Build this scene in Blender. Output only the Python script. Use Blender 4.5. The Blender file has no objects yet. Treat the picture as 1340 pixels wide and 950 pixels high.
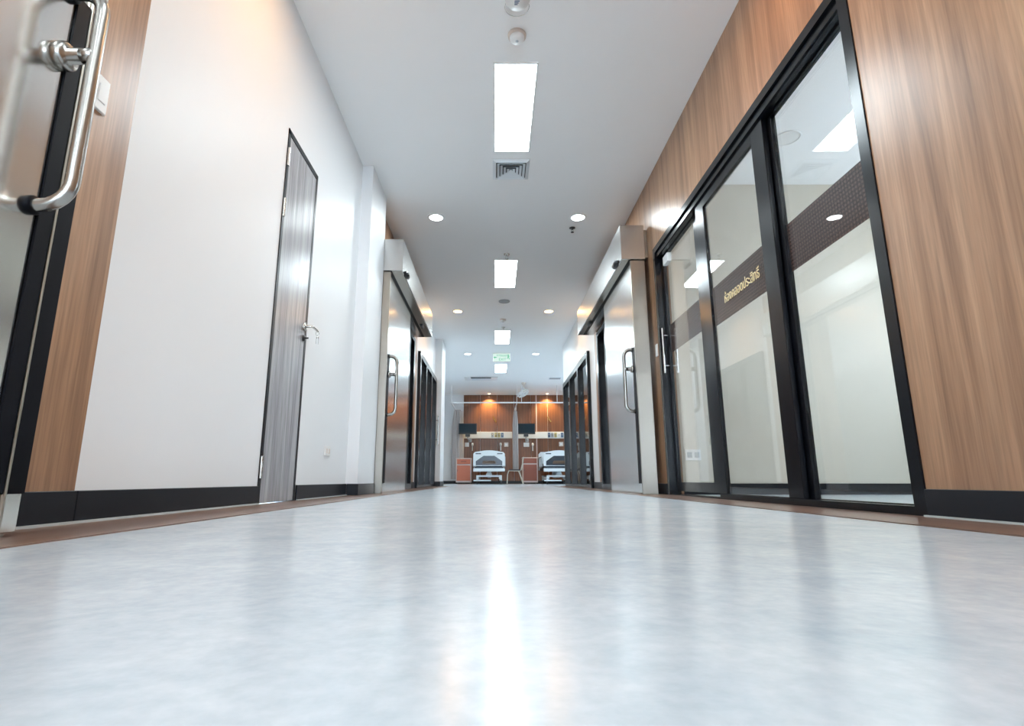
import bpy, bmesh, math, random
from math import sin, cos, pi, radians, atan
from mathutils import Vector, Matrix, Quaternion

SC = bpy.context.scene
COL = SC.collection
random.seed(7)

# ------------------------------------------------------------------ camera, world, exposure
CAM_H = 0.132
cd = bpy.data.cameras.new('camera')
cam = bpy.data.objects.new('camera', cd)
COL.objects.link(cam)
cam.location = (0, 0, CAM_H)
cam.rotation_euler = (radians(90) + atan(153 / 715.0), 0, 0)
cd.sensor_fit = 'HORIZONTAL'
cd.sensor_width = 36.0
cd.lens = 715.0 / 1340.0 * 36.0
cd.shift_x = (670 - 648) / 1340.0
cd.clip_start = 0.02
cd.clip_end = 200
SC.camera = cam

SKY = 8.0   # even overcast daylight outside the added windows
world = bpy.data.worlds.new('world')
SC.world = world
world.use_nodes = True
world.node_tree.nodes['Background'].inputs[0].default_value = (0.70, 0.85, 1, 1)
world.node_tree.nodes['Background'].inputs[1].default_value = SKY

SC.view_settings.view_transform = 'Standard'
SC.view_settings.look = 'None'
SC.view_settings.gamma = 1
SC.view_settings.use_curve_mapping = False
SC.view_settings.exposure = 0.90
SC.cycles.use_denoising = True
SC.cycles.max_bounces = 16
SC.cycles.diffuse_bounces = 12
SC.cycles.glossy_bounces = 5
SC.cycles.transparent_max_bounces = 16
SC.cycles.sample_clamp_indirect = 5.0
SC.cycles.sample_clamp_direct = 10.0
SC.cycles.caustics_reflective = False
SC.cycles.caustics_refractive = False

PANEL_POWER = 19.0      # radiance of the white ceiling panels
WHITE_SPOT = 170.0       # radiance of the white round downlights
WARM_SPOT = 115.0        # radiance of the warm round downlights
PANEL_TINT = (0.82, 0.945, 1.0)
WARM_TINT = (1.0, 0.55, 0.22)

# ------------------------------------------------------------------ materials
def mat(name, col, rough=0.5, metal=0.0, spec=0.5, coat=0.0, alpha=1.0):
    m = bpy.data.materials.new(name)
    m.use_nodes = True
    b = m.node_tree.nodes['Principled BSDF']
    b.inputs['Base Color'].default_value = (*col, 1)
    b.inputs['Roughness'].default_value = rough
    b.inputs['Metallic'].default_value = metal
    b.inputs['Specular IOR Level'].default_value = spec
    b.inputs['Coat Weight'].default_value = coat
    b.inputs['Alpha'].default_value = alpha
    return m

def nodes(m):
    nt = m.node_tree
    return nt, nt.nodes, nt.links, nt.nodes['Principled BSDF']

def coords(nt, scale, loc=(0, 0, 0)):
    tc = nt.nodes.new('ShaderNodeNewGeometry')
    mp = nt.nodes.new('ShaderNodeMapping')
    mp.inputs['Scale'].default_value = scale
    mp.inputs['Location'].default_value = loc
    nt.links.new(tc.outputs['Position'], mp.inputs['Vector'])
    return mp.outputs[0]

def noise(nt, vec, scale, detail=4, rough=0.55, dist=0.0):
    n = nt.nodes.new('ShaderNodeTexNoise')
    n.inputs['Scale'].default_value = scale
    n.inputs['Detail'].default_value = detail
    n.inputs['Roughness'].default_value = rough
    n.inputs['Distortion'].default_value = dist
    nt.links.new(vec, n.inputs['Vector'])
    return n.outputs['Fac']

def ramp(nt, fac, stops):
    r = nt.nodes.new('ShaderNodeValToRGB')
    e = r.color_ramp.elements
    while len(e) < len(stops):
        e.new(0.5)
    for k, (p, c) in enumerate(stops):
        e[k].position = p
        e[k].color = (*c, 1)
    nt.links.new(fac, r.inputs[0])
    return r.outputs[0]

def mixc(nt, fac, a, b, mode='MIX'):
    n = nt.nodes.new('ShaderNodeMix')
    n.data_type = 'RGBA'
    n.blend_type = mode
    if isinstance(fac, float):
        n.inputs['Factor'].default_value = fac
    else:
        nt.links.new(fac, n.inputs['Factor'])
    for s, v in ((n.inputs[6], a), (n.inputs[7], b)):
        if isinstance(v, tuple):
            s.default_value = (*v, 1)
        else:
            nt.links.new(v, s)
    return n.outputs[2]

def bump(nt, b, h, strength, dist=0.002):
    n = nt.nodes.new('ShaderNodeBump')
    n.inputs['Strength'].default_value = strength
    n.inputs['Distance'].default_value = dist
    nt.links.new(h, n.inputs['Height'])
    nt.links.new(n.outputs[0], b.inputs['Normal'])

def maprange(nt, fac, lo, hi):
    n = nt.nodes.new('ShaderNodeMapRange')
    n.inputs['To Min'].default_value = lo
    n.inputs['To Max'].default_value = hi
    nt.links.new(fac, n.inputs['Value'])
    return n.outputs[0]

def wood(name, dark, mid, light, rough=0.3, along='z', fine=1.0, coat=0.0, spec=0.5):
    m = mat(name, mid, rough, coat=coat, spec=spec)
    nt, N, L, b = nodes(m)
    s = {'z': (1, 1, .035), 'y': (1, .03, 1), 'x': (.03, 1, 1)}[along]
    v = coords(nt, s)
    a = noise(nt, v, 9 * fine, 6, 0.62, 0.9)
    g = noise(nt, v, 90 * fine, 3, 0.6, 0.2)
    c = ramp(nt, a, [(0.30, dark), (0.50, mid), (0.70, light)])
    g2 = ramp(nt, g, [(0.28, (0.70, 0.675, 0.65)), (0.62, (1.12, 1.10, 1.08))])
    c = mixc(nt, 0.75, c, g2, 'MULTIPLY')
    L.new(c, b.inputs['Base Color'])
    bump(nt, b, g, 0.06, 0.0006)
    return m

def steel(name, col, rough, streak='y'):
    m = mat(name, col, rough, 1.0)
    nt, N, L, b = nodes(m)
    s = {'y': (.02, .02, 1), 'z': (1, 1, .02)}[streak]
    v = coords(nt, s)
    f = noise(nt, v, 260, 2, 0.5)
    L.new(maprange(nt, f, rough * 0.94, rough * 1.07), b.inputs['Roughness'])
    c = ramp(nt, f, [(0.3, tuple(x * 0.985 for x in col)), (0.7, tuple(min(1, x * 1.01) for x in col))])
    L.new(c, b.inputs['Base Color'])
    return m

def emit(name, col, strength):
    m = bpy.data.materials.new(name)
    m.use_nodes = True
    nt = m.node_tree
    nt.nodes.clear()
    e = nt.nodes.new('ShaderNodeEmission')
    e.inputs[0].default_value = (*col, 1)
    e.inputs[1].default_value = strength
    o = nt.nodes.new('ShaderNodeOutputMaterial')
    nt.links.new(e.outputs[0], o.inputs[0])
    return m

def glass(name, tint=(0.95, 0.95, 0.95), f0=0.045):
    m = bpy.data.materials.new(name)
    m.use_nodes = True
    nt = m.node_tree
    nt.nodes.clear()
    N, L = nt.nodes, nt.links
    lw = N.new('ShaderNodeLayerWeight')
    lw.inputs[0].default_value = 0.5
    p = N.new('ShaderNodeMath'); p.operation = 'POWER'; p.inputs[1].default_value = 5
    L.new(lw.outputs['Facing'], p.inputs[0])
    q = N.new('ShaderNodeMath'); q.operation = 'MULTIPLY_ADD'
    q.inputs[1].default_value = 1 - f0
    q.inputs[2].default_value = f0
    L.new(p.outputs[0], q.inputs[0])
    t = N.new('ShaderNodeBsdfTransparent'); t.inputs[0].default_value = (*tint, 1)
    g = N.new('ShaderNodeBsdfGlossy'); g.inputs['Roughness'].default_value = 0.0
    g.inputs[0].default_value = (1, 1, 1, 1)
    x = N.new('ShaderNodeMixShader')
    L.new(q.outputs[0], x.inputs[0]); L.new(t.outputs[0], x.inputs[1]); L.new(g.outputs[0], x.inputs[2])
    o = N.new('ShaderNodeOutputMaterial')
    L.new(x.outputs[0], o.inputs[0])
    return m

M = {}
def white_wall():
    m = mat('white_wall_paint', (0.785, 0.80, 0.815), 0.42, spec=0.28)
    nt, N, L, b = nodes(m)
    n = noise(nt, coords(nt, (1, 1, 1)), 60, 3)
    bump(nt, b, n, 0.05, 0.001)
    return m
M['white_wall'] = white_wall()
M['ceiling'] = mat('ceiling_paint', (0.93, 0.935, 0.935), 0.85, spec=0.2)
M['beige_wall'] = mat('beige_wall_paint', (0.62, 0.575, 0.49), 0.6)
M['room_ceiling'] = mat('room_ceiling_paint', (0.72, 0.74, 0.76), 0.85, spec=0.2)
M['wood'] = wood('walnut_laminate', (0.225, 0.120, 0.066), (0.36, 0.205, 0.118), (0.50, 0.31, 0.19), 0.31, spec=0.6)
M['ward_wood'] = wood('teak_laminate', (0.14, 0.05, 0.019), (0.19, 0.07, 0.028), (0.24, 0.096, 0.04), 0.34)
def plank_lines(m):
    nt, N, L, b = nodes(m)
    w = N.new('ShaderNodeTexWave'); w.inputs['Scale'].default_value = 3.2; w.bands_direction = 'X'
    L.new(coords(nt, (1, 0, 0)), w.inputs['Vector'])
    src = b.inputs['Base Color'].links[0].from_socket
    c = mixc(nt, 0.8, src, ramp(nt, w.outputs['Fac'], [(0.0, (0.72, 0.70, 0.68)), (0.22, (1, 1, 1)), (1.0, (1.06, 1.06, 1.06))]), 'MULTIPLY')
    L.new(c, b.inputs['Base Color'])
plank_lines(M['ward_wood'])
M['strip_wood'] = wood('brown_vinyl_plank', (0.10, 0.058, 0.042), (0.16, 0.095, 0.07), (0.25, 0.16, 0.12), 0.3, 'y')
M['grey_wood'] = wood('grey_wood_laminate', (0.23, 0.235, 0.26), (0.36, 0.37, 0.40), (0.50, 0.51, 0.54), 0.27, 'z', 1.6)
M['skirting'] = mat('dark_skirting_vinyl', (0.009, 0.011, 0.016), 0.35, spec=0.3)
M['silicone'] = mat('pale_silicone', (0.5, 0.55, 0.56), 0.4)
M['steel'] = steel('brushed_steel', (0.86, 0.85, 0.83), 0.18, 'y')
M['steel_post'] = steel('brushed_steel_post', (0.42, 0.385, 0.335), 0.30, 'z')
M['steel_header'] = mat('brushed_steel_header', (0.62, 0.61, 0.595), 0.27, 1.0)
M['chrome'] = mat('polished_steel', (0.74, 0.73, 0.72), 0.13, 1.0)
M['handle_steel'] = mat('handle_steel', (0.38, 0.365, 0.34), 0.25, 1.0)
M['satin'] = mat('satin_steel', (0.60, 0.585, 0.55), 0.22, 1.0)
M['rubber'] = mat('black_rubber', (0.002, 0.0025, 0.005), 0.45, spec=0.12)
M['black_metal'] = mat('black_anodised_metal', (0.003, 0.004, 0.007), 0.22, spec=0.35)
M['dark_slot'] = mat('dark_slot', (0.01, 0.01, 0.01), 0.6)
M['glass'] = glass('clear_glass')
M['dark_glass'] = glass('tinted_glass', (0.24, 0.27, 0.29), 0.05)
M['white_plastic'] = mat('white_plastic', (0.80, 0.80, 0.79), 0.35)
M['cream_plastic'] = mat('cream_plastic', (0.66, 0.58, 0.52), 0.4)
M['grey_plastic'] = mat('grey_plastic', (0.36, 0.38, 0.40), 0.4)
M['dark_plastic'] = mat('dark_plastic', (0.02, 0.022, 0.026), 0.3)
M['bed_white'] = mat('bed_white_plastic', (0.66, 0.70, 0.72), 0.3)
M['bed_grey'] = mat('bed_grey_metal', (0.45, 0.48, 0.50), 0.35)
M['bed_inset'] = mat('bed_dark_inset', (0.035, 0.045, 0.06), 0.25)
M['bed_brown'] = mat('bed_brown_band', (0.085, 0.05, 0.03), 0.4)
M['mattress'] = mat('mattress_cover', (0.05, 0.07, 0.10), 0.5)
M['cab_orange'] = mat('orange_laminate', (0.62, 0.17, 0.085), 0.35)
M['cab_red'] = mat('brick_red_laminate', (0.33, 0.085, 0.045), 0.35)
M['cab_frame'] = mat('pink_beige_frame', (0.70, 0.56, 0.52), 0.4)
M['screen'] = mat('switched_off_screen', (0.010, 0.028, 0.042), 0.12, spec=0.25)
M['curtain_grey'] = mat('grey_curtain_cloth', (0.50, 0.46, 0.45), 0.85, spec=0.2)
M['curtain_net'] = mat('curtain_net', (0.62, 0.52, 0.47), 0.9, alpha=0.45)
M['brass'] = mat('brass', (0.75, 0.50, 0.20), 0.25, 1.0)
M['gold'] = mat('gold_lettering', (0.85, 0.70, 0.38), 0.4, 0.0)
M['seat_vinyl'] = mat('dark_seat_vinyl', (0.03, 0.03, 0.035), 0.45)
M['cream_metal'] = mat('cream_painted_metal', (0.72, 0.69, 0.60), 0.35)
M['blue'] = mat('blue_plastic', (0.10, 0.16, 0.28), 0.4)
M['yellow'] = mat('yellow_plastic', (0.45, 0.38, 0.16), 0.4)
M['louver'] = mat('louver_enamel', (0.72, 0.76, 0.79), 0.5)
M['vent_dark'] = mat('vent_dark', (0.05, 0.06, 0.07), 0.7)
M['panel_light'] = emit('panel_light', PANEL_TINT, PANEL_POWER)
M['white_spot'] = emit('white_spot_light', (0.88, 0.97, 1.0), WHITE_SPOT)
M['warm_spot'] = emit('warm_spot_light', WARM_TINT, WARM_SPOT)
M['ward_spot'] = emit('ward_spot_light', (1.0, 0.62, 0.33), 30.0)
M['exit_white'] = emit('exit_sign_face', (0.80, 1.0, 0.93), 0.5)
M['exit_green'] = emit('exit_sign_green', (0.10, 0.72, 0.38), 0.40)

def floor_mat():
    m = mat('grey_sheet_vinyl', (0.55, 0.6, 0.65), 0.19, spec=0.7)
    nt, N, L, b = nodes(m)
    v = coords(nt, (1, 1, 1))
    a = noise(nt, v, 7, 5, 0.65, 0.4)
    c = noise(nt, v, 45, 4, 0.6)
    d = noise(nt, coords(nt, (1, .4, 1)), 2.2, 3, 0.6)
    col = ramp(nt, a, [(0.32, (0.49, 0.565, 0.62)), (0.52, (0.56, 0.62, 0.67)), (0.70, (0.62, 0.67, 0.71))])
    col = mixc(nt, 0.5, col, ramp(nt, c, [(0.3, (0.80, 0.82, 0.84)), (0.7, (1.08, 1.06, 1.05))]), 'MULTIPLY')
    L.new(col, b.inputs['Base Color'])
    L.new(maprange(nt, d, 0.18, 0.25), b.inputs['Roughness'])
    bump(nt, b, c, 0.05, 0.0008)
    return m
M['floor'] = floor_mat()

def film_mat():
    # printed film: dark brown with rows of small pale dots
    m = mat('brown_dotted_film', (0.05, 0.03, 0.026), 0.5, spec=0.2)
    nt, N, L, b = nodes(m)
    v = coords(nt, (0, 1, 1))
    vo = N.new('ShaderNodeTexVoronoi')
    vo.inputs['Scale'].default_value = 46
    vo.inputs['Randomness'].default_value = 0.0
    L.new(v, vo.inputs['Vector'])
    c = ramp(nt, vo.outputs['Distance'], [(0.0, (0.17, 0.105, 0.09)), (0.26, (0.17, 0.105, 0.09)), (0.36, (0.036, 0.021, 0.019))])
    L.new(c, b.inputs['Base Color'])
    return m
M['film'] = film_mat()

# ------------------------------------------------------------------ mesh building
class MB:
    def __init__(self):
        self.v, self.f, self.s = [], [], []
    def add(self, vs, fs, smooth=False):
        o = len(self.v)
        self.v += [tuple(p) for p in vs]
        self.f += [tuple(i + o for i in q) for q in fs]
        self.s += [smooth] * len(fs)
        return self
    def box(self, x0, x1, y0, y1, z0, z1):
        x0, x1 = min(x0, x1), max(x0, x1); y0, y1 = min(y0, y1), max(y0, y1); z0, z1 = min(z0, z1), max(z0, z1)
        vs = [(x, y, z) for z in (z0, z1) for y in (y0, y1) for x in (x0, x1)]
        return self.add(vs, [(0, 2, 3, 1), (4, 5, 7, 6), (0, 1, 5, 4), (2, 6, 7, 3), (0, 4, 6, 2), (1, 3, 7, 5)])
    def bbox(self, x0, x1, y0, y1, z0, z1, r=0.004, seg=2):
        bm = bmesh.new()
        bmesh.ops.create_cube(bm, size=1)
        for p in bm.verts:
            p.co = Vector(((x0 + x1) / 2 + p.co.x * (x1 - x0), (y0 + y1) / 2 + p.co.y * (y1 - y0), (z0 + z1) / 2 + p.co.z * (z1 - z0)))
        bmesh.ops.bevel(bm, geom=bm.edges[:], offset=r, segments=seg, affect='EDGES', profile=0.5)
        bm.verts.index_update()
        self.add([p.co[:] for p in bm.verts], [[q.index for q in fc.verts] for fc in bm.faces])
        bm.free()
        return self
    def tube(self, path, r, n=12, cap=True):
        P = [Vector(p) for p in path]
        rs = r if isinstance(r, (list, tuple)) else [r] * len(P)
        rings = []
        up = None
        for i, p in enumerate(P):
            t = (P[min(i + 1, len(P) - 1)] - P[max(i - 1, 0)]).normalized()
            if up is None:
                up = t.orthogonal().normalized()
            else:
                up = (up - t * up.dot(t)).normalized()
            w = t.cross(up)
            rings.append([p + (up * cos(2 * pi * k / n) + w * sin(2 * pi * k / n)) * rs[i] for k in range(n)])
        vs = [q for g in rings for q in g]
        fs = []
        for i in range(len(P) - 1):
            for k in range(n):
                a, b = i * n + k, i * n + (k + 1) % n
                fs.append((a, b, b + n, a + n))
        self.add(vs, fs, True)
        if cap:
            m = (len(P) - 1) * n
            self.add(rings[0], [tuple(range(n))[::-1]])
            self.add(rings[-1], [tuple(range(n))])
        return self
    def cyl(self, a, b, r, n=20):
        return self.tube([a, b], r, n)
    def lathe(self, prof, c=(0, 0, 0), axis='z', n=28):
        # prof: (radius, height) pairs along the axis
        vs = []
        for r, h in prof:
            for k in range(n):
                a = 2 * pi * k / n
                p = (r * cos(a), r * sin(a), h)
                if axis == 'x': p = (h, r * cos(a), r * sin(a))
                if axis == 'y': p = (r * sin(a), h, r * cos(a))
                vs.append((c[0] + p[0], c[1] + p[1], c[2] + p[2]))
        fs = []
        for i in range(len(prof) - 1):
            for k in range(n):
                a, b = i * n + k, i * n + (k + 1) % n
                fs.append((a, b, b + n, a + n))
        self.add(vs, fs, True)
        for i in (0, len(prof) - 1):
            if prof[i][0] > 1e-6:
                self.add(vs[i * n:(i + 1) * n], [tuple(range(n))])
        return self
    def prism(self, poly, y0, y1):
        # polygon in the x-z plane pushed from y0 to y1
        n = len(poly)
        vs = [(x, y0, z) for x, z in poly] + [(x, y1, z) for x, z in poly]
        fs = [tuple(range(n)), tuple(range(n, 2 * n))[::-1]]
        fs += [(k, k + n, (k + 1) % n + n, (k + 1) % n) for k in range(n)]
        return self.add(vs, fs)
    def bar(self, a, b, w, h):
        a, b = Vector(a), Vector(b)
        t = (b - a).normalized()
        s = t.cross(Vector((0, 0, 1)))
        s = s.normalized() if s.length > 1e-4 else Vector((1, 0, 0))
        u = s.cross(t)
        vs = [p + s * (i * w / 2) + u * (j * h / 2) for p in (a, b) for i, j in ((-1, -1), (1, -1), (1, 1), (-1, 1))]
        return self.add(vs, [(0, 1, 2, 3), (7, 6, 5, 4), (0, 4, 5, 1), (1, 5, 6, 2), (2, 6, 7, 3), (3, 7, 4, 0)])

ROOT = {}
def obj(name, mb, m, parent=None, label=None):
    """one mesh object; coordinates are given in the world, stored relative to the root of its thing"""
    o_ = Vector(ROOT[parent.name]) if parent else Vector((0, 0, 0))
    me = bpy.data.meshes.new(name)
    if parent is None and mb.v:
        xs = [p[0] for p in mb.v]; ys = [p[1] for p in mb.v]; zs = [p[2] for p in mb.v]
        o_ = Vector(((min(xs) + max(xs)) / 2, (min(ys) + max(ys)) / 2, min(zs)))
    me.from_pydata([tuple(Vector(p) - o_) for p in mb.v], [], mb.f)
    me.polygons.foreach_set('use_smooth', mb.s)
    bm = bmesh.new(); bm.from_mesh(me)
    bmesh.ops.recalc_face_normals(bm, faces=bm.faces[:])
    bm.to_mesh(me); bm.free()
    me.update()
    me.materials.append(M[m])
    o = bpy.data.objects.new(name, me)
    COL.objects.link(o)
    if parent:
        o.parent = parent
    else:
        o.location = o_
    ROOT[o.name] = tuple(o_)
    if label: o['label'] = label
    return o

def tag(o, label, cat=None, group=None, kind=None):
    o['label'] = label
    if cat: o['category'] = cat
    if group: o['group'] = group
    if kind: o['kind'] = kind
    return o

def thing(name, loc, label, cat, group=None):
    o = bpy.data.objects.new(name, None)
    o.empty_display_size = 0.1
    o.location = loc
    COL.objects.link(o)
    ROOT[o.name] = tuple(loc)
    return tag(o, label, cat, group)

def struct_root(name, loc, label):
    o = bpy.data.objects.new(name, None)
    o.empty_display_size = 0.1
    o.location = loc
    COL.objects.link(o)
    ROOT[o.name] = tuple(loc)
    return tag(o, label, kind='structure')

def struct(name, mb, m, label):
    return tag(obj(name, mb, m), label, kind='structure')

def dup(root, loc, label, rotz=None):
    """copy of a thing with copies of its parts and sub-parts"""
    r = root.copy(); COL.objects.link(r); r.location = loc
    if rotz is not None: r.rotation_euler = (0, 0, rotz)
    r['label'] = label
    ROOT[r.name] = tuple(loc)
    for ch in list(root.children):
        c = ch.copy(); COL.objects.link(c); c.parent = r
        for g in list(ch.children):
            d = g.copy(); COL.objects.link(d); d.parent = c
    return r

def text_mb(body, size, depth, origin, ux, uy, un, align='CENTER'):
    """flat lettering as a mesh: ux is the reading direction, uy up, un out of the surface"""
    cu = bpy.data.curves.new('lettering', 'FONT')
    cu.body = body; cu.size = size; cu.extrude = depth; cu.align_x = align
    cu.resolution_u = 3
    t = bpy.data.objects.new('lettering', cu)
    COL.objects.link(t)
    me = bpy.data.meshes.new_from_object(t.evaluated_get(bpy.context.evaluated_depsgraph_get()))
    ux, uy, un, o = Vector(ux), Vector(uy), Vector(un), Vector(origin)
    mb = MB()
    mb.add([o + ux * p.co.x + uy * p.co.y + un * p.co.z for p in me.vertices], [tuple(q.vertices) for q in me.polygons])
    bpy.data.objects.remove(t); bpy.data.curves.remove(cu); bpy.data.meshes.remove(me)
    return mb

# ------------------------------------------------------------------ the setting
H = 3.132
XL, XR = -1.29, 1.56
Y0, YW, YB = -6.0, 12.28, 19.5        # rear end, ward entrance, ward back wall
XW0, XW1 = -2.3, 5.2                  # ward side walls

struct('floor', MB().box(-4.4, XW1 + .1, Y0 - .1, YB + .1, -0.1, 0), 'floor', 'glossy pale grey mottled vinyl floor running down the corridor')
struct('ceiling', MB().box(-4.4, XW1 + .1, Y0 - .1, YB + .1, H, H + 0.1), 'ceiling', 'flat white painted corridor ceiling')

# left wall: plain white stretch with openings for the grey door, the dark side light and the far glass partition
wl = MB()
xa, xb = XL - 0.13, XL
DL0, DL1, DLZ = 3.035, 3.597, 2.285
wl.box(xa, xb, Y0, DL0, 0, H)
wl.box(xa, xb, DL0, DL1, DLZ, H)
wl.box(xa, xb, DL1, 7.70, 0, H)
wl.box(xa, xb, 7.70, 8.26, 2.28, H)
wl.box(xa, xb, 8.26, 8.9, 0, H)
wl.box(xa, xb, 8.9, 11.5, 2.25, H)
wl.box(xa, xb, 11.5, YW, 0, H)
wall_left = struct('wall_left', wl, 'white_wall', 'glossy white corridor wall on the left with a pilaster')
obj('pilaster', MB().box(XL, -1.187, 4.816, 5.465, 0, H), 'white_wall', wall_left)
obj('pilaster', MB().box(XL, -1.145, 11.52, YW, 0, H), 'white_wall', wall_left)
obj('wood_panel', MB().box(XL, XL + .003, 1.05, 1.716, 0.1, H), 'wood', wall_left, 'brown wood panel beside the near steel door')
obj('wood_panel', MB().box(XL, XL + .003, 5.465, 7.69, 0.1, H), 'wood', wall_left, 'brown wood panel behind the steel door header')
obj('wood_panel', MB().box(XL, XL + .003, 8.27, 8.75, 0.1, H), 'wood', wall_left, 'brown wood panel beyond the steel door')
obj('wood_panel', MB().box(XL, XL + .003, 7.70, 8.26, 2.29, H), 'wood', wall_left)

# right wall: walnut laminate to y = 8, white beyond
wr = MB()
xa, xb = XR, XR + 0.14
G0, G1, GZ = 2.03, 5.05, 2.355
wr.box(xa, xb, Y0, G0, 0, H)
wr.box(xa, xb, G0, G1, GZ, H)
wr.box(xa, xb, G1, 7.2, 0, H)
wr.box(xa, xb, 7.2, 7.88, 2.26, H)
wr.box(xa, xb, 7.88, 8.32, 0, H)
wall_right = struct('wall_right', wr, 'wood', 'brown walnut laminate wall along the right side of the corridor')
ww = MB()
ww.box(xa, xb, 8.32, 8.8, 0, H)
ww.box(xa, xb, 8.8, 12.08, 2.23, H)
ww.box(xa, xb, 12.08, YW, 0, H)
obj('white_section', ww, 'white_wall', wall_right, 'white painted section above the far glass partition')

# ward and hidden closing walls
wb = struct('wall_back', MB().box(XW0, XW1, YB, YB + .1, 0, H), 'white_wall', 'white back wall of the ward at the end of the corridor')
x = -1.13
for k in range(10):
    obj('wood_panel', MB().bbox(x + .004, x + .596, YB - .02, YB - .0005, 0.1, H - .012, .003, 1), 'ward_wood', wb)
    x += 0.6
obj('edge_strip', MB().box(1.455, 1.485, YB - .028, YB - .02, 0.1, H - .012), 'cab_frame', wb, 'pale vertical edge strip on the wood panelling')
struct('wall_ward_left', MB().box(XW0 - .1, XW0, YW, YB + .1, 0, H), 'white_wall', 'white left side wall of the ward')
def wall_with_window(name, label, axis, pos, th, a0, a1, w0, w1, z0, z1, m, wname, wlabel, bars):
    """a wall across y (axis 'y') or along x = pos (axis 'x') with one added glazed opening for daylight"""
    def bx(mb, p0, p1, q0, q1, z0_, z1_):
        return mb.box(q0, q1, p0, p1, z0_, z1_) if axis == 'y' else mb.box(p0, p1, q0, q1, z0_, z1_)
    mb = MB()
    bx(mb, pos, pos + th, a0, w0, 0, H); bx(mb, pos, pos + th, w1, a1, 0, H)
    bx(mb, pos, pos + th, w0, w1, z1, H)
    if z0 > 0: bx(mb, pos, pos + th, w0, w1, 0, z0)
    struct(name, mb, m, label)
    lo = (w0 + w1) / 2
    w = struct_root(wname, (lo, pos, z0) if axis == 'y' else (pos, lo, z0), wlabel)
    f = MB()
    p0, p1 = pos + th * .3, pos + th * .7
    z0 = max(z0, .0035)
    bx(f, p0, p1, w0, w0 + .06, z0, z1); bx(f, p0, p1, w1 - .06, w1, z0, z1)
    bx(f, p0, p1, w0, w1, z0, z0 + .06); bx(f, p0, p1, w0, w1, z1 - .06, z1)
    for k in range(1, bars):
        c = w0 + (w1 - w0) * k / bars
        bx(f, p0, p1, c - .025, c + .025, z0, z1)
    obj('window_frame', f, 'black_metal', w)
    pm = pos + th / 2
    for k in range(bars):
        c = w0 + (w1 - w0) * k / bars; e = w0 + (w1 - w0) * (k + 1) / bars
        pn = MB(); bx(pn, pm - .003, pm + .003, c + .06, e - .06, z0 + .06, z1 - .06)
        obj('pane', pn, 'glass', w)
wall_with_window('wall_rear', 'white end wall behind the camera with an added wide opening', 'y', Y0 - .1, .1, -4.4, XW1 + .1, XL + .06, XR - .06, 0, 2.9, 'white_wall',
                 'added_window_5', 'added wide glazed opening behind the camera that lets daylight in', 3)  # unseen glazed opening added to let daylight into the corridor
wall_with_window('wall_room_outer', 'beige outer wall of the room behind the glass doors', 'x', 4.7, .1, 1.75, 5.30, 2.9, 4.5, .9, 2.3, 'beige_wall',
                 'added_window_6', 'added daylight window in the outer wall of the room behind the glass doors', 2)  # unseen window added to brighten this room with daylight

# meeting room behind the right glass doors, and dim rooms behind the far partitions
rm = MB()
rm.box(1.70, 4.7, 5.163, 5.30, 0, H)
rm.box(1.70, 4.7, 1.75, 1.85, 0, H)
struct('wall_room', rm, 'beige_wall', 'beige walls of the room behind the right glass doors')
struct('baseboard_room', MB().box(1.70, 4.7, 5.15, 5.163, 0, 0.1).box(4.688, 4.7, 1.85, 5.15, 0, 0.1), 'skirting', 'dark skirting inside the room behind the glass doors')
dm = MB()
dm.box(1.70, 4.7, 8.4, 8.5, 0, H).box(4.7, 4.8, 5.3, YW, 0, H).box(1.70, XW1, YW - .1, YW, 0, H)
struct('wall_far_right_room', dm, 'beige_wall', 'walls of the unlit room behind the far right partition')
dm = MB()
dm.box(-4.3, -1.42, 8.5, 8.6, 0, H).box(-4.4, -4.3, 5.2, YW, 0, H).box(-4.4, -1.42, YW - .1, YW, 0, H).box(-4.3, -1.42, 5.2, 5.3, 0, H)
struct('wall_far_left_room', dm, 'beige_wall', 'walls of the unlit room behind the far left partition')

wall_with_window('wall_ward_right', 'white right side wall of the ward with an added window', 'x', XW1, .1, YW, YB + .1, 15.0, 17.0, .9, 2.3, 'white_wall',
                 'added_window_7', 'added daylight window in the right side wall of the ward', 3)  # added out of view to bring daylight into the ward

# skirting
def skirt(x0, x1, segs, z1=0.1):
    mb = MB()
    for a, b in segs:
        mb.bbox(x0, x1, a, b, 0.0035, z1, .002, 1)
    return mb
bl = skirt(XL + .0035, XL + .013, [(-6, 1.717), (1.719, DL0 - .012), (DL1 + .012, 4.805), (8.27, 8.88)])
bl.bbox(XL + .013, -1.187, 4.806, 4.816, .0035, .1, .002, 1).bbox(-1.187, -1.177, 4.806, 5.465, .0035, .1, .002, 1)
bl.bbox(-1.145, -1.135, 11.5, YW, .0035, .1, .002, 1).bbox(-1.28, -1.135, 11.51, 11.52, .0035, .1, .002, 1)
struct('baseboard_left', bl, 'skirting', 'dark blue-black skirting along the white left wall')
br = skirt(XR - .013, XR, [(-6, G0 - .005), (G1 + .005, 5.6), (7.89, 8.78), (12.1, YW)])
struct('baseboard_right', br, 'skirting', 'dark blue-black skirting along the brown right wall')
struct('baseboard_back', MB().box(XW0, XW1, YB - .035, YB - .021, 0, .1), 'skirting', 'dark skirting along the ward back wall')

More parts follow.
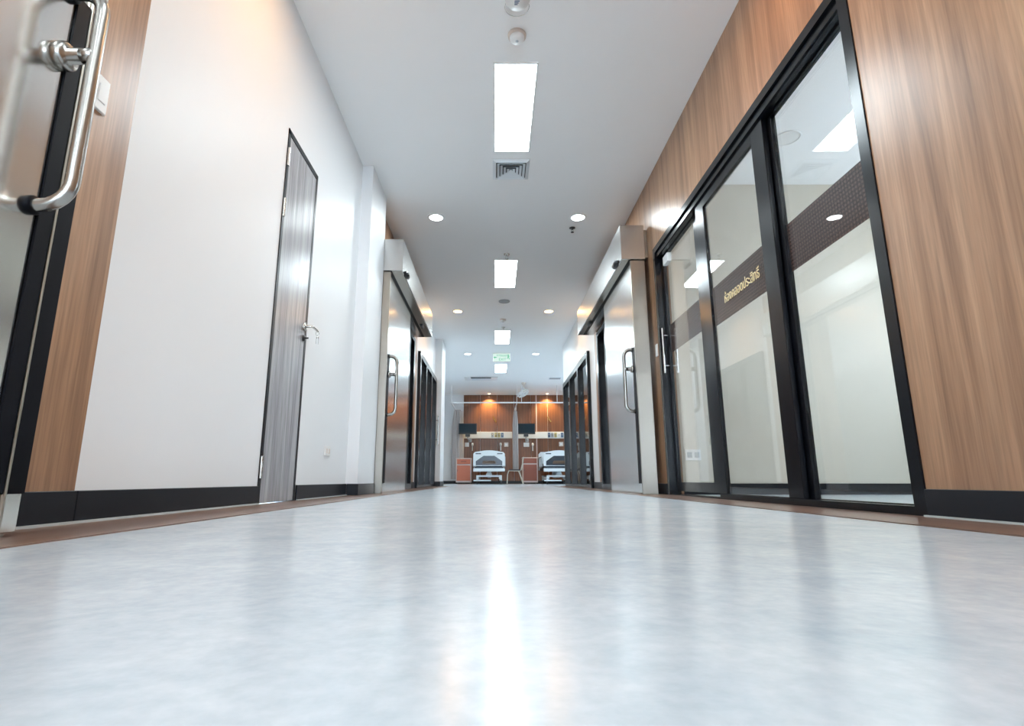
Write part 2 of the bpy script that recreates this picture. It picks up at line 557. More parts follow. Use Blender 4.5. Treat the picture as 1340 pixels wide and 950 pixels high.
# brown border strips let into the floor and the silicone line at the foot of the skirting
tl = MB().box(XL, -0.965, -6, YW, 0, 0.003)
trim_1 = struct('trim_1', tl, 'strip_wood', 'brown wood-look border strip along the left edge of the floor')
obj('sealant_line', MB().box(XL + .013, XL + .024, -6, 1.35, .003, .010).box(XL + .013, XL + .024, 1.35, 3.02, .003, .010).box(XL + .013, XL + .024, 3.61, 4.8, .003, .009), 'silicone', trim_1, 'pale sealant line')
tr = MB().box(1.245, XR, -6, YW, 0, 0.003)
trim_2 = struct('trim_2', tr, 'strip_wood', 'brown wood-look border strip along the right edge of the floor')
obj('sealant_line', MB().box(XR - .024, XR - .013, -6, 2.03, .003, .009), 'silicone', trim_2, 'pale sealant line')

# ------------------------------------------------------------------ grey wood door in the left wall
d = struct_root('door_1', (XL, 3.3, 0), 'narrow grey wood-grain door with a steel lever in the white left wall')
fr = MB()
fr.box(XL - .10, XL + .006, DL0, DL0 + .03, 0.0035, DLZ).box(XL - .10, XL + .006, DL1 - .03, DL1, 0.0035, DLZ).box(XL - .10, XL + .006, DL0, DL1, DLZ - .035, DLZ)
obj('door_frame', fr, 'skirting', d)
obj('leaf', MB().bbox(XL - .045, XL + .004, DL0 + .012, DL1 - .018, 0.006, DLZ - .04, .002, 1), 'grey_wood', d)
for z in (2.09, 1.75, 0.20):
    obj('hinge', MB().cyl((XL + .010, DL0 + .008, z - .06), (XL + .010, DL0 + .008, z + .06), .009, 10), 'satin', d)
hb = MB()
hb.lathe([(0.0, .012), (.026, .012), (.028, .004), (.028, 0)], (XL + .004, DL1 - .055, 1.14), 'x', 20)
hb.tube([(XL + .012, DL1 - .055, 1.14), (XL + .05, DL1 - .055, 1.14), (XL + .062, DL1 - .048, 1.14), (XL + .064, DL1 - .02, 1.14), (XL + .062, DL1 + .06, 1.138)], .009, 10)
lv = obj('lever_handle', hb, 'satin', d)
kc = MB().lathe([(0, .012), (.020, .012), (.022, 0)], (XL + .004, DL1 - .055, 1.06), 'x', 18)
kc.box(XL + .012, XL + .04, DL1 - .058, DL1 - .052, 1.055, 1.065)
obj('lock_cylinder', kc, 'dark_plastic', d)
kk = thing('key_bunch', (XL + .07, DL1 + .03, 1.05), 'small bunch of keys hanging from the lever of the grey door', 'keys')
rg = MB().tube([(XL + .063 + .012 * sin(a), DL1 + .05, 1.122 + .016 * cos(a)) for a in [2 * pi * q / 16 for q in range(17)]], .0018, 6)
obj('ring', rg, 'chrome', kk)
for s in (-.006, .005):
    k2 = MB().lathe([(0, .002), (.010, .002), (.010, 0)], (XL + .064 + s, DL1 + .052, 1.094), 'x', 12)
    k2.box(XL + .064 + s, XL + .066 + s, DL1 + .049 + s, DL1 + .056 + s, 1.045, 1.088)
    obj('key', k2, 'chrome', kk)

# ------------------------------------------------------------------ stainless sliding doors
def pull_handle(parent, xs, y, side):
    """D handle 0.6 m long on the leaf face xs; side +1 stands out towards +x"""
    out = xs + side * 0.094
    zt, zb = 1.398, 0.785
    R = .065
    path = [(xs + side * .006, y, zt)]
    for q in range(0, 7):
        a = q / 6 * pi / 2
        path.append((out - side * R + side * R * sin(a), y, zt - R + R * cos(a)))
    for q in range(0, 7):
        a = q / 6 * pi / 2
        path.append((out - side * R + side * R * cos(a), y, zb + R - R * sin(a)))
    path.append((xs + side * .006, y, zb))
    h = obj('pull_handle', MB().tube(path, .0165, 16), 'handle_steel', parent)
    for z in (zt, zb):
        obj('washer', MB().lathe([(.0, .014), (.022, .014), (.024, .010), (.024, 0)], (xs, y, z), 'x' , 20) if side > 0 else
            MB().lathe([(.0, -.014), (.022, -.014), (.024, -.010), (.024, 0)], (xs, y, z), 'x', 20), 'rubber', h, 'black rubber washer')
    s = side
    st = MB().lathe([(0.030, 0), (.036, s * .002), (.036, s * .024), (.030, s * .030), (.0195, s * .031), (.0195, s * .060), (.0165, s * .0605), (.0165, s * .0615), (.0195, s * .062), (.0195, s * .092), (.014, s * .097), (0, s * .099)], (xs, y, 1.205), 'x', 28)
    obj('stand_off', st, 'handle_steel', h)
    return h

def sliding_door(name, label, side, xface, y0, y1, hy, handle_end, strips, post=None, header=None, wallx=None):
    """side +1: mounted on the left wall, faces +x"""
    d = struct_root(name, (xface, (y0 + y1) / 2, 0), label)
    s = side
    lf = MB().bbox(xface - s * .045, xface, y0, y1, 0.012, 2.30, .002, 1) if s > 0 else MB().bbox(xface, xface + .045, y0, y1, 0.012, 2.30, .002, 1)
    leaf = obj('leaf', lf, 'steel', d)
    for a, b in strips:
        obj('gasket', MB().bbox(xface + s * .001, xface + s * .007, a, b, 0.10, 1.412, .001, 1) if s > 0 else MB().bbox(xface - .007, xface - .001, a, b, 0.10, 1.412, .001, 1), 'rubber', leaf, 'black rubber edge strip')
    pull_handle(d, xface, hy, s)
    # floor guide under the leaf and rear mounting rail
    obj('floor_guide', MB().box(xface - s * .035, xface - s * .01, y0 + .1, y1 - .02, 0.0035, .011), 'satin', d)
    if post:
        pa, pb, px0, px1 = post
        obj('jamb_post', MB().bbox(px0, px1, pa, pb, 0.0035, 2.30, .0015, 1), 'steel_post', d)
    if header:
        hx0, hx1, ha, hb_, z0, z1 = header
        hd = obj('header', MB().bbox(hx0, hx1, ha, hb_, z0, z1, .002, 1), 'steel_header', d, 'steel header box above the door')
        xf = hx1 if s > 0 else hx0
        xm = xface - s * .06
        obj('track_slot', MB().box(xf - s * .012, xface + s * .02, ha + .03, hb_ - .03, z0 - .003, z0 + .001), 'steel_post', hd)
        obj('track_slot', MB().box(xface + s * .02, xface - s * .02, ha + .03, hb_ - .03, z0 - .006, z0 + .001), 'dark_slot', hd)
        sy = ha + .20
        sb = MB().tube([(xf + s * .004, sy - .055, z0 + .02), (xf + s * .012, sy - .05, z0 + .02), (xf + s * .012, sy + .05, z0 + .02), (xf + s * .004, sy + .055, z0 + .02)], [.02, .032, .032, .02], 14)
        obj('motion_sensor', sb, 'dark_plastic', hd, 'black motion sensor')
        sb = MB().tube([(xf - s * .07, hb_ - .75, z0 - .012), (xf - s * .07, hb_ - .60, z0 - .012)], .024, 14)
        obj('motion_sensor', sb, 'dark_plastic', hd, 'black motion sensor')
    return d

# near left door, cut by the frame
d2 = sliding_door('door_2', 'near brushed steel sliding door with a long pull handle at the left edge of the photo', +1, -1.13, -0.05, 1.342, 1.218, 1,
                  [(1.238, 1.282), (1.292, 1.341)], header=(-1.287, -0.985, -1.6, 1.40, 2.33, 2.68))
obj('edge_trim', MB().bbox(-1.129, -1.121, 1.2835, 1.2905, 0.012, 2.29, .001, 1), 'steel_post', d2, 'thin steel edge line between the black strips')
obj('rear_rail', MB().box(-1.285, -1.18, -0.05, 1.30, 2.20, 2.32), 'black_metal', d2)
obj('end_stop', MB().box(-1.275, -1.177, 1.05, 1.32, .012, 2.30), 'rubber', d2)
# left door beyond the pilaster
d3 = sliding_door('door_3', 'brushed steel sliding door under a steel header on the left beyond the pilaster', +1, -1.12, 5.512, 6.95, 5.585, -1,
                  [(5.525, 5.63)], post=(5.482, 5.51, -1.285, -1.113), header=(-1.287, -0.985, 5.47, 8.25, 2.31, 2.665))
# right door beyond the glass doors
d4 = sliding_door('door_4', 'brushed steel sliding door under a steel header on the right beyond the glass doors', -1, 1.372, 5.216, 6.60, 5.30, -1,
                  [(5.222, 5.315)], post=(5.185, 5.214, 1.366, 1.508), header=(1.275, 1.517, 5.18, 8.15, 2.315, 2.685))
obj('wall_bracket', MB().box(1.517, 1.557, 5.22, 8.12, 2.35, 2.65), 'steel_post', d4)
obj('wall_bracket', MB().box(1.420, 1.557, 5.5, 5.6, 1.9, 2.0), 'steel_post', d4)

# dark glazed side lights beside the two far steel doors
def side_light(name, label, x0, x1, y0, y1, z1):
    w = struct_root(name, ((x0 + x1) / 2, (y0 + y1) / 2, 0), label)
    f = MB()
    t = .09
    f.box(x0, x1, y0, y0 + t, 0.0035, z1).box(x0, x1, y1 - t, y1, 0.0035, z1)
    f.box(x0, x1, y0 + t, y1 - t, z1 - .06, z1).box(x0, x1, y0 + t, y1 - t, 0.0035, .08)
    obj('window_frame', f, 'black_metal', w)
    xm = (x0 + x1) / 2
    obj('pane', MB().box(xm - .004, xm + .004, y0 + t, y1 - t, .08, z1 - .06), 'dark_glass', w)
    return w
side_light('window_1', 'narrow dark glazed side light behind the left steel door', XL - .06, XL + .05, 7.705, 8.255, 2.275)
side_light('window_2', 'narrow dark glazed side light behind the right steel door', XR - .06, XR + .06, 7.205, 7.875, 2.255)

# ------------------------------------------------------------------ glass sliding doors on the right
g = struct_root('door_5', (XR, 3.5, 0), 'black framed three-panel glass door with a brown film band in the wood wall')
xf = XR - .006
fr = MB()
fr.box(xf, XR + .10, G0 + .002, G0 + .062, 0.0035, GZ)                     # near jamb
fr.box(xf, XR + .10, G1 - .052, G1 - .002, 0.0035, GZ)                     # far jamb
fr.box(xf, XR + .10, G0 + .062, G1 - .052, GZ - .055, GZ)                  # head, stepped in three ribs
obj('door_frame', fr, 'black_metal', g)
rb = MB()
rb.box(XR + .010, XR + .10, G0 + .062, G1 - .052, GZ - .105, GZ - .060)
rb.box(XR + .020, XR + .10, G0 + .062, G1 - .052, GZ - .112, GZ - .105)
obj('head_rail', rb, 'black_metal', g)
obj('sill_track', MB().box(XR + .002, XR + .10, G0 + .062, 3.90, 0.0035, .036), 'black_metal', g)
# leaves: (y0, y1, plane x, bottom rail height)
PZ = GZ - .114
leaf_specs = [(G0 + .064, 2.95, XR + .060, .040, (.030, .105), .012), (2.885, 3.985, XR + .024, .040, (.145, .15), .068), (3.95, G1 - .054, XR + .060, .112, (.19, .05), .012)]
for k, (a, b, xx, zb, (wa, wb_), tr_) in enumerate(leaf_specs):
    t = .030
    lf = MB()
    lf.bbox(xx, xx + t, a, a + wa, .037, PZ, .002, 1)
    lf.bbox(xx, xx + t, b - wb_, b, .037, PZ, .002, 1)
    lf.box(xx, xx + t, a + wa, b - wb_, .037, max(zb, .0375))
    lf.box(xx, xx + t, a + wa, b - wb_, PZ - tr_, PZ)
    leaf = obj('leaf_frame', lf, 'black_metal', g)
    xm = xx + t / 2
    obj('pane', MB().box(xm - .004, xm + .004, a + wa, b - wb_, max(zb, .038), PZ - tr_), 'glass', leaf, 'clear glass pane')
    zf0, zf1 = ((1.255, 1.534), (1.222, 1.510), (1.286, 1.553))[k]
    obj('film_band', MB().box(xm + .005, xm + .0065, a + wa, b - wb_, zf0, zf1), 'film', leaf, 'brown dotted film band')
    if k == 1:
        tx = text_mb('ห้องคลอดประสิทธิ์', 0.094, .0012, (xm - .0055, 3.365, 1.330), (0, -.76, 0), (0, 0, 1), (-1, 0, 0))
        obj('lettering', tx, 'gold', leaf, 'gold Thai lettering')
    if k == 2:
        for s in (-1, 1):
            xo = xx - .045 if s < 0 else xx + t + .045
            xi = xx if s < 0 else xx + t
            y = b - .025
            hm = MB().cyl((xo, y, 1.10), (xo, y, 1.53), .010, 12)
            hm.cyl((xi, y, 1.17), (xo, y, 1.17), .007, 10).cyl((xi, y, 1.46), (xo, y, 1.46), .007, 10)
            obj('bar_handle', hm, 'chrome', leaf, 'steel bar handle')
        obj('corner_fitting', MB().bbox(xx - .006, xx + t + .006, b - .19, b - .055, PZ - .10, PZ - .014, .003, 1), 'white_plastic', leaf, 'pale corner fitting')
obj('threshold', MB().box(XR + .002, XR + .10, 3.90, G1 - .054, .0035, .012), 'black_metal', g)

# ------------------------------------------------------------------ far glass partitions
def partition(name, label, x0, x1, ys, z1, side, handle_y=None):
    w = struct_root(name, ((x0 + x1) / 2, (ys[0] + ys[-1]) / 2, 0), label)
    t = .10
    f = MB()
    f.box(x0, x1, ys[0], ys[-1], z1 - .09, z1)
    f.box(x0, x1, ys[0], ys[-1], .0035, .055)
    obj('head_and_sill', f, 'black_metal', w)
    for i, y in enumerate(ys):
        a = y if i == 0 else (y - t if i == len(ys) - 1 else y - t / 2)
        obj('stile', MB().bbox(x0 - .004, x1 + .004, a, a + t, .056, z1 - .091, .003, 1), 'black_metal', w)
    xm = (x0 + x1) / 2
    for i in range(len(ys) - 1):
        a = ys[i] + (t if i == 0 else t / 2); b = ys[i + 1] - (t if i == len(ys) - 2 else t / 2)
        obj('pane', MB().box(xm - .004, xm + .004, a + .002, b - .002, .057, z1 - .092), 'dark_glass', w)
    if handle_y:
        xo = (x1 + .05) if side > 0 else (x0 - .05)
        xi = x1 if side > 0 else x0
        hm = MB().cyl((xo, handle_y, .85), (xo, handle_y, 1.45), .012, 10).cyl((xi, handle_y, .95), (xo, handle_y, .95), .008, 8).cyl((xi, handle_y, 1.35), (xo, handle_y, 1.35), .008, 8)
        obj('bar_handle', hm, 'chrome', w, 'steel bar handle')
    return w
partition('window_3', 'far black framed glass partition on the left before the ward', XL - .05, XL + .045, [8.905, 9.75, 10.6, 11.495], 2.245, 1, 11.45)
partition('window_4', 'far black framed glass partition on the right before the ward', XR - .045, XR + .06, [8.805, 9.9, 11.0, 12.075], 2.225, -1)

# ------------------------------------------------------------------ ceiling fixtures
def led_panel(loc, label, size=(0.31, 1.09)):
    w, l = size
    t = thing('ceiling_light', loc, label, 'ceiling light', 'rectangular ceiling light panels')
    x, y, z = loc
    f = MB()
    b = .012
    f.box(x - w / 2 - b, x - w / 2, y - l / 2 - b, y + l / 2 + b, z - .008, z).box(x + w / 2, x + w / 2 + b, y - l / 2 - b, y + l / 2 + b, z - .008, z)
    f.box(x - w / 2, x + w / 2, y - l / 2 - b, y - l / 2, z - .008, z).box(x - w / 2, x + w / 2, y + l / 2, y + l / 2 + b, z - .008, z)
    obj('frame', f, 'white_plastic', t)
    obj('diffuser', MB().box(x - w / 2, x + w / 2, y - l / 2, y + l / 2, z - .005, z - .001), 'panel_light', t)
    return t
p0 = led_panel((0.153, 4.02, H), 'largest glowing white ceiling panel, nearest in the corridor')
dup(p0, (0.153, 7.70, H), 'glowing white ceiling panel second from the camera, beyond the first pair of downlights')
dup(p0, (0.153, 11.38, H), 'glowing white ceiling panel third from the camera, just before the exit sign')
dup(p0, (0.153, 14.75, H), 'small glowing white ceiling panel seen below the exit sign')
dup(p0, (0.153, 0.34, H), 'glowing ceiling panel overhead above the camera')
dup(p0, (0.153, -3.34, H), 'glowing ceiling panel behind the camera')
dup(p0, (3.70, 3.0, H), 'added glowing panel, out of view, inside the room behind the glass doors')  # panel added out of view to light this room
dup(p0, (3.4, 15.4, H), 'added unseen ceiling panel over the right part of the ward')  # hidden extra panel, added for more light in the ward

def downlight(loc, label, m, r=.075, group='round ceiling downlights'):
    t = thing('downlight', loc, label, 'downlight', group)
    x, y, z = loc
    obj('trim_ring', MB().lathe([(r, 0), (r + .022, 0), (r + .020, -.008), (r + .002, -.012), (r, -.004)], loc, 'z', 32), 'white_plastic', t)
    obj('lens', MB().lathe([(0, -.0085), (r * .6, -.008), (r, -.006), (r, -.002)], loc, 'z', 32), m, t)
    return t
w0 = downlight((-0.69, 5.88, H), 'bright white downlight on the left, nearest of its row', 'white_spot')
dup(w0, (0.965, 5.88, H), 'bright white downlight on the right above the near end of the right header')
dup(w0, (-0.67, 12.95, H), 'small white downlight left of the green exit sign')
dup(w0, (0.985, 12.95, H), 'small white downlight right of the green exit sign')
dup(w0, (-0.69, -1.2, H), 'white downlight on the left behind the camera')
dup(w0, (0.965, -1.2, H), 'white downlight on the right behind the camera')
a0 = downlight((-0.68, 9.51, H), 'warm orange-tinted downlight on the left side of the corridor ceiling', 'warm_spot')
dup(a0, (0.972, 9.51, H), 'warm orange-tinted downlight on the right side of the corridor ceiling')
dup(a0, (-0.69, 2.36, H), 'warm downlight overhead near the left white wall')
dup(a0, (0.965, 2.36, H), 'warm downlight overhead near the right wood wall')

def ward_spot(loc, label):
    t = downlight(loc, label, 'ward_spot', .045, 'warm spotlights over the ward panelling')
    ld = bpy.data.lights.new('spot_lamp', 'SPOT')
    ld.energy = 95
    ld.color = (1.0, 0.76, 0.36)
    ld.spot_size = radians(110)
    ld.spot_blend = 0.7
    ld.shadow_soft_size = .04
    lo = bpy.data.objects.new('spot_lamp', ld)
    COL.objects.link(lo)
    lo.parent = t
    lo.location = (0, 0, -.02)
    lo.rotation_euler = (radians(12), 0, 0)
    return t
ward_spot((-0.21, 19.22, H), 'warm spotlight lighting the wood panelling above the left bed')
ward_spot((1.85, 19.22, H), 'warm spotlight lighting the wood panelling above the right bed')

def smoke_detector(loc, label, s=1.0, m='cream_plastic'):
    t = thing('smoke_detector', loc, label, 'smoke detector', 'smoke detectors on the ceiling')
    obj('base', MB().lathe([(.062 * s, 0), (.064 * s, -.004), (.062 * s, -.018 * s), (.05 * s, -.02 * s)], loc, 'z', 28), m, t)
    obj('chamber', MB().lathe([(.050 * s, -.018 * s), (.049 * s, -.036 * s), (.036 * s, -.05 * s), (.0, -.052 * s)], loc, 'z', 28), 'white_plastic', t)
    x, y, z = loc
    obj('indicator', MB().lathe([(0, -.056 * s), (.010 * s, -.055 * s), (.011 * s, -.050 * s)], loc, 'z', 14), 'grey_plastic', t)
    return t
s0 = smoke_detector((0.150, 3.21, H), 'cream round smoke detector just before the nearest light panel')
dup(s0, (0.147, 10.04, H), 'tiny round smoke detector between the two warm downlights')

# dome device at the very top of the frame
t = thing('emergency_light', (0.140, 2.86, H), 'white round ceiling device with a thin wire ring at the top edge of the photo', 'ceiling device')
obj('mount_plate', MB().lathe([(.075, 0), (.075, -.006), (.07, -.01), (0, -.01)], (0.140, 2.86, H), 'z', 32), 'white_plastic', t)
obj('body', MB().lathe([(.078, -.01), (.078, -.070), (.068, -.088), (0, -.09)], (0.140, 2.86, H), 'z', 32), 'white_plastic', t)
lb = MB()
for i in range(3):
    lb.box(0.140 - .020, 0.140 + .012 - i * .006, 2.86 - .012 + i * .012, 2.86 - .006 + i * .012, H - .0915, H - .0895)
obj('printed_mark', lb, 'blue', t, 'small blue printed mark')
obj('wire_ring', MB().tube([(0.140 + .078 * cos(a), 2.955 + .090 * sin(a), H - .012 - .030 * (0.5 - 0.5 * sin(a))) for a in [2 * pi * q / 28 for q in range(29)]], .0016, 6), 'satin', t)

# square air diffuser
t = thing('air_diffuser', (0.155, 4.875, H), 'square white louvred air diffuser beyond the nearest light panel', 'air vent')
def sq_ring(mb, cx, cy, a, wa, z0, b, z1, th=.003):
    """sloping square ring from half width a at z0 to half width b at z1"""
    vs = []
    for hw, z in ((a, z0), (b, z1), (b, z1 + th), (a, z0 + th)):
        vs += [(cx - hw, cy - hw, z), (cx + hw, cy - hw, z), (cx + hw, cy + hw, z), (cx - hw, cy + hw, z)]
    fs = []
    for l in range(4):
        for k in range(4):
            p, q = l * 4 + k, l * 4 + (k + 1) % 4
            n_ = ((l + 1) % 4) * 4
            fs.append((p, q, n_ + (k + 1) % 4, n_ + k))
    mb.add(vs, fs)
    return mb
obj('backing', MB().box(.155 - .15, .155 + .15, 4.875 - .15, 4.875 + .15, H - .0035, H - .0005), 'vent_dark', t)
obj('frame', sq_ring(MB(), .155, 4.875, .178, 0, H - .005, .146, H - .022, .004), 'louver', t)
for k in range(4):
    a = .136 - k * .032
    obj('louver', sq_ring(MB(), .155, 4.875, a, 0, H - .030 + .002 * k, a - .022, H - .010, .002), 'louver', t)
obj('centre_plate', MB().box(.155 - .014, .155 + .014, 4.875 - .014, 4.875 + .014, H - .020, H - .017), 'louver', t)

def sprinkler(loc, label, m='chrome', s=1.0):
    t = thing('sprinkler', loc, label, 'sprinkler', 'sprinkler heads in the ceiling')
    x, y, z = loc
    obj('escutcheon', MB().lathe([(.034 * s, 0), (.033 * s, -.006), (.014 * s, -.010), (0, -.010)], loc, 'z', 22), m, t)
    b = MB().cyl((x, y, z - .009), (x, y, z - .026 * s), .007 * s, 10)
    b.bar((x - .012 * s, y, z - .024 * s), (x - .006 * s, y, z - .05 * s), .003, .004).bar((x + .012 * s, y, z - .024 * s), (x + .006 * s, y, z - .05 * s), .003, .004)
    obj('frame_arms', b, m, t)
    obj('deflector', MB().lathe([(0, -.050 * s), (.018 * s, -.050 * s), (.018 * s, -.054 * s), (0, -.054 * s)], loc, 'z', 18), m, t)
    return t
sprinkler((0.938, 6.16, H), 'dark sprinkler head just behind the right white downlight', 'dark_plastic', 1.1)
q0 = sprinkler((0.157, 6.96, H), 'small steel sprinkler head just before the second light panel', 'satin', 1.2)
dup(q0, (0.165, 10.6, H), 'tiny sprinkler head just before the third light panel')

t = thing('round_vent', (0.156, 8.95, H), 'flat grey round ceiling disc beyond the second light panel', 'air vent')
obj('rim', MB().lathe([(.075, 0), (.098, 0), (.095, -.010), (.080, -.014), (.075, -.006)], (0.156, 8.95, H), 'z', 30), 'grey_plastic', t)
obj('grille', MB().lathe([(0, -.012), (.045, -.011), (.076, -.006)], (0.156, 8.95, H), 'z', 30), 'grey_plastic', t)

t = thing('ceiling_speaker', (2.62, 4.37, H), 'faint round speaker in the ceiling of the room behind the glass', 'speaker')
obj('rim', MB().lathe([(.095, 0), (.115, 0), (.112, -.008), (.098, -.010), (.095, -.004)], (2.62, 4.37, H), 'z', 30), 'white_plastic', t)
obj('grille', MB().lathe([(0, -.007), (.06, -.006), (.096, -.003)], (2.62, 4.37, H), 'z', 30), 'white_plastic', t)

# exit sign
ex, ey = 0.155, 12.86
t = thing('exit_sign', (ex, ey, 2.915), 'lit white and green hanging exit sign before the ward', 'exit sign')
obj('housing', MB().bbox(ex - .212, ex + .212, ey, ey + .05, 2.915, 3.125, .005, 1), 'white_plastic', t)
obj('face', MB().box(ex - .205, ex + .205, ey - .004, ey, 2.922, 3.118), 'exit_white', t)
obj('lettering', text_mb('ทางออก', .088, .001, (ex + .020, ey - .006, 3.042), (1, 0, 0), (0, 0, 1), (0, -1, 0)), 'exit_green', t, 'green Thai word')
obj('lettering', text_mb('EXIT', .088, .001, (ex + .020, ey - .006, 2.945), (1, 0, 0), (0, 0, 1), (0, -1, 0)), 'exit_green', t, 'green word EXIT')
man = MB()
mx, mz, yy = ex + .165, 3.02, ey - .006
man.lathe([(0, -.001), (.011, -.001), (.011, .001)], (mx, yy, mz + .062), 'y', 12)
for a, b_, w in (((mx, mz + .045), (mx - .008, mz - .005), .022), ((mx - .006, mz - .002), (mx - .034, mz - .030), .013), ((mx - .006, mz - .002), (mx + .020, mz - .022), .013),
                 ((mx + .020, mz - .022), (mx + .014, mz - .055), .011), ((mx, mz + .040), (mx + .030, mz + .024), .010), ((mx, mz + .040), (mx - .030, mz + .030), .010)):
    man.bar((a[0], yy, a[1]), (b_[0], yy, b_[1]), .002, w)
obj('running_figure', man, 'exit_green', t, 'green running figure')
ar = MB().prism([(ex - .19, 3.02), (ex - .155, 3.05), (ex - .155, 3.028), (ex - .115, 3.028), (ex - .115, 3.012), (ex - .155, 3.012), (ex - .155, 2.99)], ey - .007, ey - .005)
obj('arrow', ar, 'exit_green', t)

# ceiling air conditioner and further grille in the ward
t = thing('air_conditioner', (-0.42, 16.2, H), 'white ceiling cassette air conditioner with a dark slot over the ward', 'air conditioner')
obj('panel', MB().bbox(-.92, .08, 15.95, 16.45, H - .03, H, .008, 1), 'white_plastic', t)
obj('air_slot', MB().box(-.72, -.12, 15.93, 16.02, H - .045, H - .029), 'vent_dark', t, 'dark air slot')
obj('grille', MB().box(-.70, -.14, 16.08, 16.36, H - .036, H - .030), 'louver', t)
t = thing('air_grille', (1.80, 16.2, H), 'small dark slot grille in the ward ceiling on the right', 'air vent')
obj('frame', MB().bbox(1.62, 1.98, 16.08, 16.32, H - .012, H, .004, 1), 'louver', t)
for k in range(4):
    obj('slat', MB().box(1.64, 1.96, 16.10 + k * .055, 16.135 + k * .055, H - .018, H - .012), 'grey_plastic', t)

# orbit fan hanging under the ward ceiling
fx, fy = 0.90, 17.0
t = thing('orbit_fan', (fx, fy, H), 'white ceiling orbit fan tilted over the space between the beds', 'fan')
obj('mount', MB().lathe([(.07, 0), (.075, -.02), (.05, -.07), (.025, -.09), (.022, -.16), (0, -.16)], (fx, fy, H), 'z', 20), 'cream_plastic', t)
def rot_pts(mb, c, ax, ang):
    Rm = Matrix.Rotation(ang, 3, ax)
    c = Vector(c)
    mb.v = [tuple(c + Rm @ (Vector(p) - c)) for p in mb.v]
    return mb
fc = (fx - .02, fy, H - .34)
cg = MB()
for r_, h_ in ((.20, 0), (.17, .055), (.17, -.055), (.10, .08), (.10, -.08)):
    cg.tube([(fc[0] + r_ * cos(a), fc[1] + r_ * sin(a), fc[2] + h_) for a in [2 * pi * q / 24 for q in range(25)]], .010, 6)
for q in range(12):
    a = 2 * pi * q / 12
    cg.tube([(fc[0] + r_ * cos(a), fc[1] + r_ * sin(a), fc[2] + h_) for r_, h_ in ((.03, .085), (.10, .08), (.17, .055), (.20, 0), (.17, -.055), (.10, -.08), (.03, -.085))], .006, 5)
obj('cage', rot_pts(cg, fc, Vector((0, 1, 0)), radians(-28)), 'white_plastic', t)
hub = MB().lathe([(0, .09), (.05, .085), (.055, .02), (.03, -.06), (0, -.08)], fc, 'z', 18)
obj('motor', rot_pts(hub, fc, Vector((0, 1, 0)), radians(-28)), 'white_plastic', t)
for q in range(3):
    a = 2 * pi * q / 3
    bl_ = MB()
    ca, sa = cos(a), sin(a)
    pts = []
    for r_, w_, zz in ((.04, .03, .012), (.11, .065, .018), (.165, .05, .012)):
        for s in (-1, 1):
            pts.append((fc[0] + r_ * ca - s * w_ * sa, fc[1] + r_ * sa + s * w_ * ca, fc[2] - .03 + s * zz))
    pts += [(p[0], p[1], p[2] + .003) for p in pts]
    bl_.add(pts, [(0, 1, 3, 2), (2, 3, 5, 4), (6, 8, 9, 7), (8, 10, 11, 9), (0, 6, 7, 1), (4, 5, 11, 10), (0, 2, 8, 6), (2, 4, 10, 8), (1, 7, 9, 3), (3, 9, 11, 5)])
    obj('blade', rot_pts(bl_, fc, Vector((0, 1, 0)), radians(-28)), 'louver', t)
obj('arm', MB().tube([(fx, fy, H - .15), (fx + .03, fy, H - .22), (fx + .03, fy, H - .27)], .016, 10), 'white_plastic', t)

# ------------------------------------------------------------------ plates on the walls
def plate(name, label, cat, x, y0, y1, z0, z1, s, keys):
    t = thing(name, (x, (y0 + y1) / 2, z0), label, cat)
    xs = (x, x + s * .011)
    obj('cover', MB().bbox(min(xs), max(xs), y0, y1, z0, z1, .003, 1), 'white_plastic', t)
    for k in range(keys):
        w = (y1 - y0) / keys
        a = y0 + k * w + w * .22; b = y0 + (k + 1) * w - w * .22
        ks = (x + s * .010, x + s * .014)
        obj('rocker' if cat == 'switch' else 'outlet', MB().bbox(min(ks), max(ks), a, b, z0 + (z1 - z0) * .25, z1 - (z1 - z0) * .25, .0015, 1), 'white_plastic' if cat == 'switch' else 'cream_plastic', t)
    return t
plate('door_switch', 'white rounded switch plate on the wood panel beside the near steel door', 'switch', XL + .0035, 1.522, 1.582, 1.296, 1.418, 1, 1)
plate('wall_socket', 'small white socket plate low on the white wall past the grey door', 'socket', XL + .0005, 4.165, 4.285, .31, .385, 1, 2)
plate('wall_switch', 'white switch plate on the wood strip between the glass doors and the steel door', 'switch', XR - .0005, 5.085, 5.14, 1.29, 1.41, -1, 1)
t = thing('double_socket', (1.845, 5.162, .31), 'white double socket low on the room wall behind the glass door', 'socket')
obj('cover', MB().bbox(1.772, 1.915, 5.151, 5.1625, .31, .41, .003, 1), 'white_plastic', t)
for xx in (1.81, 1.877):
    obj('outlet', MB().bbox(xx - .022, xx + .022, 5.148, 5.152, .335, .385, .0015, 1), 'grey_plastic', t)

